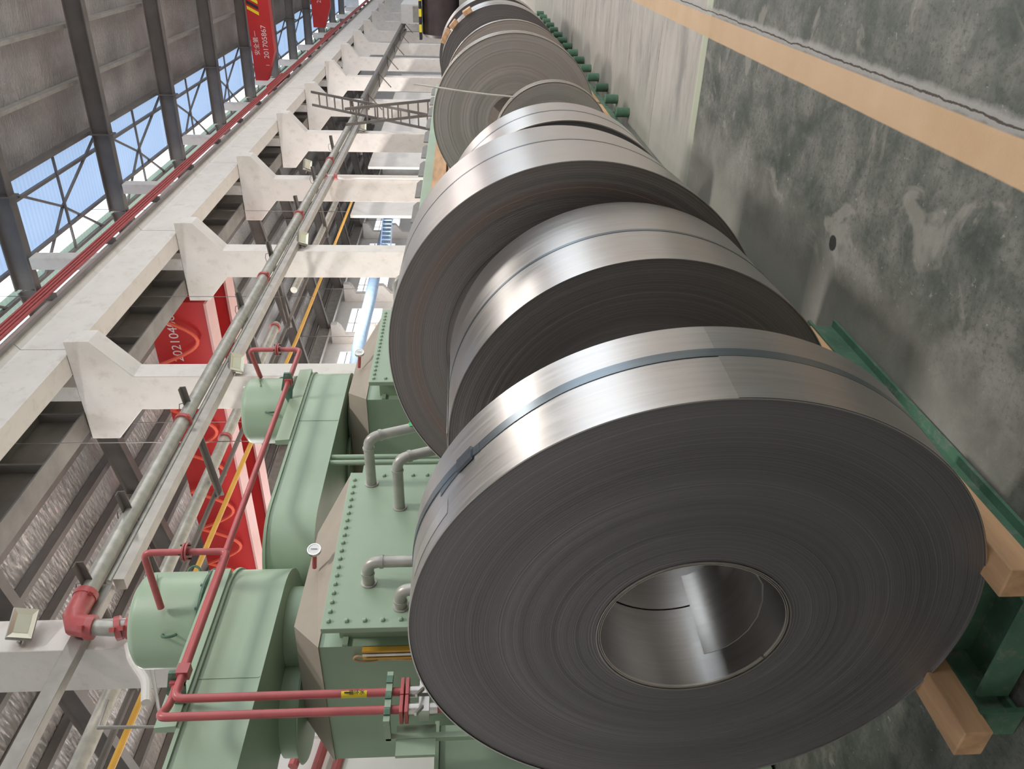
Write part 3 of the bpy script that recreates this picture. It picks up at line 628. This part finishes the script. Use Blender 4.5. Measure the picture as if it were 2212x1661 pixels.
# green cabinet and posts at the near left end
gb = thing('green_cabinet', 'low green machine cabinet at the bottom edge behind the nearest coil', 'cabinet', (2.1, 4.3, 0))
MB().box((1.4, 3.62, .02), (2.50, 5.2, 1.70)).build('body', 'green', gb, bevel=.006); MB().box((1.38, 3.6, 1.70), (2.51, 5.22, 1.722)).build('top_plate', 'green', gb)
MB().box((2.45, 4.02, 1.723), (2.5, 4.9, 1.80)).build('upstand', 'green', gb)
gp = thing('green_post', 'dark green upright post beside the nearer tank', 'post', (2.58, 4.26, 0)); MB().box((2.56, 4.24, .02), (2.61, 4.29, 2.66)).build('post', 'greend', gp); MB().box((2.52, 4.2, 0), (2.66, 4.34, .02)).build('foot', 'greend', gp)
gp = thing('green_post', 'pair of slim green tubes rising between the two tanks', 'post', (4.85, 3.6, 0))
for dx in (0, .07): MB().tube([(4.75+dx, 3.6, .02), (4.75+dx, 3.6, 2.67)], .02, 10).build('tube', 'green', gp, True)
MB().box((4.7, 3.55, 0), (4.87, 3.66, .02)).build('foot', 'green', gp)
hs = tag(MB().tube([(3.46, 4.43, 2.95), (3.44, 4.43, 2.81), (3.39, 4.43, 2.72), (3.28, 4.43, 2.66), (3.13, 4.43, 2.635), (3.0, 4.43, 2.67), (2.91, 4.43, 2.74), (2.86, 4.42, 2.9)], .036, 12, bend=.08).build('black_hose', 'black', None, True), 'thick black hose looping below the nearer belt guard', 'hose')
hs = tag(MB().tube([(5.4, 4.38, 2.72), (5.15, 4.38, 2.52), (5.0, 4.38, 2.52), (4.85, 4.38, 2.75)], .03, 12, bend=.12).build('black_hose', 'black', None, True), 'thick black hose looping below the farther belt guard', 'hose')
for k, (yy, xx) in enumerate(((6.3, 4.7), (6.5, 4.4), (6.6, 4.1))):
    tag(MB().tube([(xx-.7, yy, 3.05-.1*k), (xx+.25, yy, 2.9-.1*k)], .045, 10).build('red_pipe', 'redp', None, True), ('highest', 'middle', 'lowest')[k]+' of three red pipes seen behind the nearer tank', 'pipe')
pw = thing('partition_wall', 'low white panel partition behind the green machines', 'partition', (2, 6.62, 0))
for i in range(5): MB().box((-1.5+1.5*i, 6.62, .02), (-.03+1.5*i, 6.68, 3.35)).build('panel', 'wallw', pw)
# long green trough
tr = thing('long_green_trough', 'long green machine trough behind the coils, with stepped grey edge plates', 'machine', (13, 3.6, 0))
MB().box((7.05, 3.3, .02), (18.6, 4.0, 2.13)).build('wall', 'green', tr, bevel=.01)
MB().box((7.05, 3.27, 1.90), (18.6, 3.3, 1.935)).build('trim', 'green', tr)
q = None
for i in range(11):
    x = 7.4+1.02*i
    if q is None: q = MB().prism([(x, 2.13), (x+.8, 2.13), (x+.8, 2.17), (x+.65, 2.215), (x, 2.215)], 'y', 3.34, 3.36).build('edge_plate', 'steelb', tr)
    else: copyp(q, tr, (1.02*i, 0, 0))
wd = thing('timber_stack', 'stack of pale boards beside the green trough, left of the tall coil', 'timber', (11, 3.0, 0))
for j in range(9):
    MB().box((8.2, 3.02, .1+j*.21), (12.9, 3.2, .28+j*.21)).build('board', 'wood', wd)
for j in range(9): MB().box((8.4+j*.55, 3.0, .02), (8.5+j*.55, 3.24, .1)).build('spacer', 'wood', wd)

# ================= COILS =================
def coil(i, X, Y, rr, wd_, lab, face='face', rimm='rim', rin=.26, strap=None, yaw=0, tilt=0, multi=None, seg=128, sw=.02):
    z0 = .17
    t = thing('steel_coil', lab, 'steel coil', (X, Y, z0), 'steel coils in the row')
    C = Vector((X, Y, z0+rr)); rnd = random.Random(i*13)
    n = max(12, int((rr-rin)/.013)); prof = []; x = 0
    for j in range(n+1):
        q = rin+.004+(rr-.008-rin)*j/n; d = rnd.uniform(-.0005, .0005)+(.0015*math.sin(j*.35+i) if face != 'face' else 0)
        prof.append((max(0.0005, .004+d), q)); prof.append((max(.0005, .004+d), min(rr-.004, q+.7*(rr-rin)/n)))
    prof += [(wd_-.004, rr-.004)]+[(wd_-.004+rnd.uniform(-.001, .001), rr-.004-(rr-rin-.008)*j/12) for j in range(1, 13)]
    bd = MB().lathe(C, (1, 0, 0), prof, seg, closed=True).build('windings', face, t, True, loc=C)
    MB().lathe(C, (1, 0, 0), [(0, rr), (wd_, rr), (wd_, rr-.0035), (0, rr-.0035)], seg*2, closed=True).build('outer_wrap', rimm, t, True, loc=C)
    MB().lathe(C, (1, 0, 0), [(0, rin), (wd_, rin), (wd_, rin+.0035), (0, rin+.0035)], 96, closed=True).build('inner_wrap', 'rimd', t, True, loc=C)
    for s in (strap or []):
        MB().lathe(C, (1, 0, 0), [(s-sw/2, rr+.0012), (s+sw/2, rr+.0012), (s+sw/2, rr+.0005), (s-sw/2, rr+.0005)], seg*2, closed=True).build('strap', 'strap', t, True, loc=C)
    for mm in (multi or []):
        MB().lathe(C, (1, 0, 0), [(mm, rr+.004), (mm+.012, rr+.004), (mm+.012, rr-.004), (mm, rr-.004)], seg*2, closed=True).build('strip_edge', 'rime', t, True, loc=C)
    t.rotation_euler = (0, tilt, yaw)
    return t, C
t1, C1 = coil(1, 1.385, 1.648, .775, .315, 'nearest and largest-looking steel strip coil, dark wound face and strap, loose inner end', 'face', 'rim', .264, None, math.radians(-2.4), math.radians(.9), seg=160)
# strap that drifts sideways, with seal and tail
def arcstrip(t, C, rr, pts, w_, mat, name, th=.0012):
    b = MB(); n = 200; rows = []
    for i in range(n+1):
        u = i/n; a = pts[0][0]+(pts[-1][0]-pts[0][0])*u
        for (a0, x0), (a1, x1) in zip(pts, pts[1:]):
            if min(a0, a1)-1e-9 <= a <= max(a0, a1)+1e-9: xc = x0+(x1-x0)*(a-a0)/(a1-a0)
        dy, dz = math.cos(a), math.sin(a)
        rows.append([b.bm.verts.new((C.x+xc+s*w_/2, C.y+(rr+h)*dy, C.z+(rr+h)*dz)) for s, h in ((-1, .0006), (1, .0006), (1, .0006+th), (-1, .0006+th))])
    for A, B in zip(rows, rows[1:]):
        for k in range(4): b.bm.faces.new((A[k], A[(k+1) % 4], B[(k+1) % 4], B[k]))
    b.bm.faces.new(rows[0][::-1]); b.bm.faces.new(rows[-1])
    return b.build(name, mat, t, True, loc=C)
arcstrip(t1, C1, .775, [(math.radians(300), .19), (math.radians(180), .19), (math.radians(146), .20)][:2]+[(math.radians(150), .185), (math.radians(128), .165), (math.radians(118), .16)], .034, 'strap', 'strap')
arcstrip(t1, C1, .775, [(math.radians(131), .165), (math.radians(112), .20), (math.radians(92), .245), (math.radians(60), .25), (math.radians(-60), .25)], .032, 'strap', 'strap', .0025)
a = math.radians(127); e = C1+Vector((.165, .781*math.cos(a), .781*math.sin(a)))
sl = MB().bar(e+Vector((0, -.03*math.sin(a), .03*math.cos(a))), e-Vector((0, -.03*math.sin(a), .03*math.cos(a))), .044, .008, (0, math.cos(a), math.sin(a))).build('strap_seal', 'strap', t1)
arcstrip(t1, C1, .775, [(math.radians(121), .07), (math.radians(104), .06)], .05, 'chrome', 'clear_tape', .0008)
# outer wrap end: a step across the rim
arcstrip(t1, C1, .775, [(math.radians(178), .157), (math.radians(330), .157)], .312, 'rimd', 'wrap_end', .0006)
# loose inner end curling in the bore
b = MB(); sp = [(-.262, -.02), (-.25, -.085), (-.22, -.13), (-.17, -.163), (-.104, -.176), (-.04, -.176), (.015, -.162), (.055, -.14), (.085, -.115), (.10, -.095), (.112, -.075), (.118, -.055)]
vs = []
for (dy, dz) in sp:
    for xx in (.012, .30): vs.append((C1.x+xx, C1.y+dy, C1.z+dz))
for (dy, dz) in sp:
    for xx in (.012, .30): vs.append((C1.x+xx, C1.y+dy*.985, C1.z+dz*.985+.001))
n2 = len(sp)*2; fs = [(2*i, 2*i+1, 2*i+3, 2*i+2) for i in range(len(sp)-1)]+[(n2+2*i, n2+2*i+2, n2+2*i+3, n2+2*i+1) for i in range(len(sp)-1)]
fs += [(2*i, 2*i+2, n2+2*i+2, n2+2*i) for i in range(len(sp)-1)]+[(2*i+1, n2+2*i+1, n2+2*i+3, 2*i+3) for i in range(len(sp)-1)]+[(n2-2, n2-1, 2*n2-1, 2*n2-2)]
b.add(vs, fs).build('loose_inner_end', 'rimd', t1, True, loc=C1)
for rr_ in (.260, .255): arcstrip(t1, C1, rr_-.002, [(math.radians(-60), .006), (math.radians(298), .006)], .006, 'rime', 'inner_turn', .001)
arcstrip(t1, C1, .2585, [(math.radians(-95), .60), (math.radians(120), .60)], .62, 'rimd', 'inner_sleeve', .002)
t2, C2 = coil(2, 2.31, 1.672, .728, .655, 'second steel strip coil from the camera, brown-streaked wound face, outer end lifting at the top', 'facew', 'rim', .26, [.30], yaw=math.radians(2.0), seg=144)
b = MB(); pts = [(math.radians(a_), .729) for a_ in range(60, 100, 5)]
prof = [(C2.y-.05, C2.z+.7285), (C2.y+.10, C2.z+.7255), (C2.y+.25, C2.z+.712), (C2.y+.40, C2.z+.695), (C2.y+.52, C2.z+.675)]
b = MB(); vs = []
for (yy, zz) in prof: vs += [(C2.x-.003, yy, zz), (C2.x+.655, yy, zz), (C2.x+.655, yy, zz+.0035), (C2.x-.003, yy, zz+.0035)]
fs = []
for i in range(len(prof)-1):
    for k in range(4): fs.append((4*i+k, 4*i+(k+1) % 4, 4*i+4+(k+1) % 4, 4*i+4+k))
fs += [(3, 2, 1, 0), tuple(4*(len(prof)-1)+k for k in range(4))]
b.add(vs, fs).build('loose_outer_end', 'rimd', t2, loc=C2)
t3, C3 = coil(3, 3.10, 1.715, .869, .95, 'third steel strip coil, tallest of the near ones, with one blue strap', 'facew', 'rim', .26, [.52], yaw=math.radians(4.4), seg=144)
t4, C4 = coil(4, 4.62, 1.768, .757, .58, 'fourth steel coil with glossy rim and one strap, just past the tall one', 'face', 'rim', .26, [.32], yaw=math.radians(1.1), multi=[.0])
t5, C5 = coil(5, 7.29, 1.80, .544, .13, 'small narrow coil with a strip end standing upright before the big grey disc', 'faceg', 'rimd', .25, None, multi=[0.0, .055, .11])
b = MB(); q = [(1.99, 1.29), (1.9, 1.30), (1.75, 1.32), (1.55, 1.345), (1.3, 1.37), (1.09, 1.385)]
vs = []
for i, (zz, yy) in enumerate(q):
    wv = .045 if i else .004
    vs += [(7.27, yy, zz), (7.27+wv, yy, zz), (7.27+wv, yy+.008, zz), (7.27, yy+.008, zz)]
fs = [(4*i+k, 4*i+(k+1) % 4, 4*i+4+(k+1) % 4, 4*i+4+k) for i in range(len(q)-1) for k in range(4)]+[(3, 2, 1, 0), tuple(4*(len(q)-1)+k for k in range(4))]
b.add(vs, fs).build('loose_outer_end', 'rime', t5, loc=C5)
t6, C6 = coil(6, 8.24, 1.81, .842, .22, 'big flat grey disc coil with pale strip edges, in the middle of the row', 'faceg', 'rimd', .26, None, multi=[0.0, .07, .15])
t7, C7 = coil(7, 9.71, 1.80, .795, .12, 'coil with a single pale edge behind the big grey disc coil', 'faceg', 'rimd', .26, None, multi=[0.0])
t8, C8 = coil(8, 11.36, 1.82, .835, .6, 'dark faced far coil with wooden blocks on its rim', 'face', 'rimd', .26, [.2])
t9, C9 = coil(9, 12.6, 1.85, .86, .6, 'farthest coil at the top edge of the photo', 'face', 'rimd', .26, [.3])
for k, (yy, zz, xx, sx, rz) in enumerate(((1.24, 1.67, 11.40, .16, .3), (1.05, 1.50, 11.42, .2, .5), (1.36, 1.80, 11.62, .1, .2), (1.43, 1.87, 11.66, .1, .1))):
    a_ = math.atan2(zz-C8.z, yy-C8.y); e = C8+Vector((xx-C8.x, (.835+.035)*math.cos(a_), (.835+.035)*math.sin(a_)))
    mb = MB().bar(e-Vector((sx/2, 0, 0)), e+Vector((sx/2, 0, 0)), .12, .06, (0, math.cos(a_), math.sin(a_)))
    tag(mb.build('wood_block', 'wood', None, bevel=.004, loc=e), ('lower front small', 'large lower', 'upper rear', 'topmost rear')[k]+' wooden block wedged on the far dark coil', 'wood block', 'wooden blocks on the far coil')

# ================= racks and timbers =================
rk = thing('coil_rack', 'green steel ladder frame under the nearest coils', 'rack', (3, 1.65, 0))
for (yy, x0, x1) in ((1.43, 1.27, 2.78), (1.90, 1.27, 2.78)):
    MB().ibeam((x0, yy, .07), (x1, yy, .07), .07, .12, .012).build('rail', 'greenr', rk)
for xx in (1.40, 2.65):
    MB().prism([(xx-.09, .02), (xx+.09, .02), (xx+.09, .11), (xx+.075, .11), (xx+.075, .035), (xx-.075, .035), (xx-.075, .11), (xx-.09, .11)], 'y', 1.446, 1.854).build('cross_member', 'greenr', rk)
for yy in (1.40, 1.90): MB().box((1.255, yy-.05, .004), (1.27, yy+.05, .135)).build('end_plate', 'greenr', rk)
rk2 = thing('coil_rack', 'green steel rack on round feet under the far coils', 'rack', (11, 1.8, 0))
for yy in (1.62, 1.98): MB().box((3.05, yy-.045+(.03 if yy < 1.7 else -.06)*0, .10), (16.5, yy+.045, .15)).build('rail', 'greenr', rk2)
ft = None
for i in range(15):
    for yy in (1.52, 2.12):
        if ft is None: ft = MB().lathe((7.35, yy, 0), (0, 0, 1), [(0, 0), (0, .04), (.004, .044), (.125, .044), (.13, .04), (.13, 0)], 14).build('foot', 'greenr', rk2, True); y0_ = yy
        else: copyp(ft, rk2, (.61*i, yy-y0_, 0))
for i in range(14): MB().box((7.55+.61*i, 1.56, .07), (7.62+.61*i, 2.1, .099)).build('cross_member', 'greenr', rk2)
def timber(x0, x1, y0, y1, z0, z1, lab):
    tag(MB().box((x0, y0, z0), (x1, y1, z1)).build('timber_bearer', 'wood', None, bevel=.004, loc=((x0+x1)/2, (y0+y1)/2, z0)), lab, 'timber', 'timber bearers under the coils')
timber(1.30, 1.86, 1.345, 1.44, .13, .212, 'pine bearer on the aisle rail under the nearest coil')
timber(1.20, 1.86, 1.855, 1.955, .13, .212, 'pine bearer on the far rail under the nearest coil, end sticking out')
timber(2.2, 2.74, 1.40, 1.475, .13, .208, 'pine bearer on the aisle rail under the second coil')
timber(2.2, 2.74, 1.88, 1.98, .13, .205, 'pine bearer on the far rail under the second coil')
timber(3.1, 4.2, 1.58, 1.66, .15, .175, 'thin pine bearer on the aisle rail under the tall third coil')
timber(3.1, 4.2, 1.93, 2.02, .15, .19, 'thin pine bearer on the far rail under the tall third coil')
timber(4.5, 5.35, 1.58, 1.66, .15, .178, 'thin pine bearer on the aisle rail under the fourth coil')
timber(4.5, 5.35, 1.94, 2.02, .15, .19, 'thin pine bearer on the far rail under the fourth coil')
timber(7.2, 8.0, 1.575, 1.665, .15, .19, 'thin pine bearer between the round feet under the small coil')
timber(8.1, 9.0, 1.575, 1.665, .15, .19, 'thin pine bearer under the big grey disc coil')
timber(9.5, 10.3, 1.575, 1.665, .15, .19, 'thin pine bearer under the single-edged coil')
timber(11.2, 13.3, 1.575, 1.665, .15, .19, 'thin pine bearer under the farthest coils')
timber(7.2, 13.3, 1.94, 2.02, .15, .19, 'long pine bearer on the rear rail of the far rack')

# ================= things in the next bay and far away =================
def ladder(name, a0, a1, side, n, wd_, mat, lab):
    a0, a1 = Vector(a0), Vector(a1); sd = Vector(side).normalized()*wd_/2; t = thing(name, lab, 'ladder', a0)
    for s in (-1, 1): MB().bar(a0+sd*s, a1+sd*s, .09, .05).build('stile', mat, t)
    for i in range(1, n): 
        c = a0+(a1-a0)*i/n; MB().bar(c-sd, c+sd, .05, .05).build('rung', mat, t)
    return t
ladder('steel_ladder', (26.8, 6.45, .05), (32.8, 6.45, 7.58), (0, 1, 0), 22, .5, 'steel', 'long grey steel ladder leaning up to the column corbel')
ladder('steel_ladder', (29.8, 5.8, .05), (26.6, 5.8, 5.4), (0, 1, 0), 16, .5, 'steel', 'second grey ladder crossing behind the long one')
ladder('blue_ladder', (35.8, 14, 5.3), (41, 14, 5.6), (0, 0, 1), 9, .5, 'blue', 'pale blue ladder lying against the far windows')
dc = thing('blue_duct', 'blue-grey cloth duct along the next bay in front of the windows', 'duct', (38, 19, 6.8))
MB().tube([(26, 19, 6.85), (33, 19, 6.8), (36, 19.0, 6.9), (40, 19, 6.86), (44, 19, 6.9), (60, 19, 6.9)], .34, 14).build('duct', 'blueduct', dc, True)
for xx in (30, 36, 42, 48, 54): MB().bar((xx, 19, 7.2), (xx, 19, 10.8), .03, .03).build('hanger', 'steel', dc)
pt = thing('dry_plant', 'spiky dry plant stems showing over the tall coil', 'plant', (22, 8.8, 0))
MB().cyl((22, 8.8, 0), (22, 8.8, .6), .25, 14).build('pot', 'gsteel', pt, True)
MB().tube([(22, 8.8, .6), (22, 8.85, 3.2)], .05, 8).build('stem', 'foliage', pt)
b = MB()
for i in range(14):
    a_ = i*.9; d = Vector((math.cos(a_)*.5, math.sin(a_)*.4, 1.0+.2*math.sin(i*2.1))); b.tube([(22, 8.85, 3.1), Vector((22, 8.85, 3.1))+d*.5, Vector((22, 8.85, 3.1))+d*.9+Vector((.1*math.cos(a_), 0, -.05))], [.02, .014, .004], 6)
b.build('leaves', 'foliage', pt, kind='stuff')
dr = thing('dark_drum', 'large dark brown drum with striped rim at the top edge', 'machine', (34, 3.3, 1.6))
MB().lathe((34, 4.2, 2.35), (0, -1, 0), [(0, 0), (.0, .62), (.12, .74), (1.9, .74), (1.9, 0)], 40).build('drum', 'drum', dr, True)
for i in range(7): MB().box((33.4, 4.26-.28*i-.28, 3.10), (33.9, 4.26-.28*i, 3.2)).build('warning_stripe', 'sticker' if i % 2 else 'ink', dr)
MB().box((33.3, 2.2, .02), (35.2, 4.2, 1.6)).build('base', 'gsteel', dr)
wd2 = thing('wall_cabinet', 'grey low service cabinets past the columns near the end wall', 'cabinet', (60, 6, 0)); MB().box((58, 5.2, .02), (66, 6.4, 5.6)).build('body', 'wallw', wd2); MB().box((57.98, 5.3, .4), (57.999, 6.3, 4.8)).build('door', 'gsteel', wd2)
for k in range(5):
    x = 24.6+6*k
    tag(MB().box((x+1.2, 8.9, .02), (x+4.9, 9.0, 5.4)).build('white_partition', 'wallw', None), 'white partition sheet behind the gap after the %s column' % ordn[k+3], 'partition', 'white sheets behind the columns')
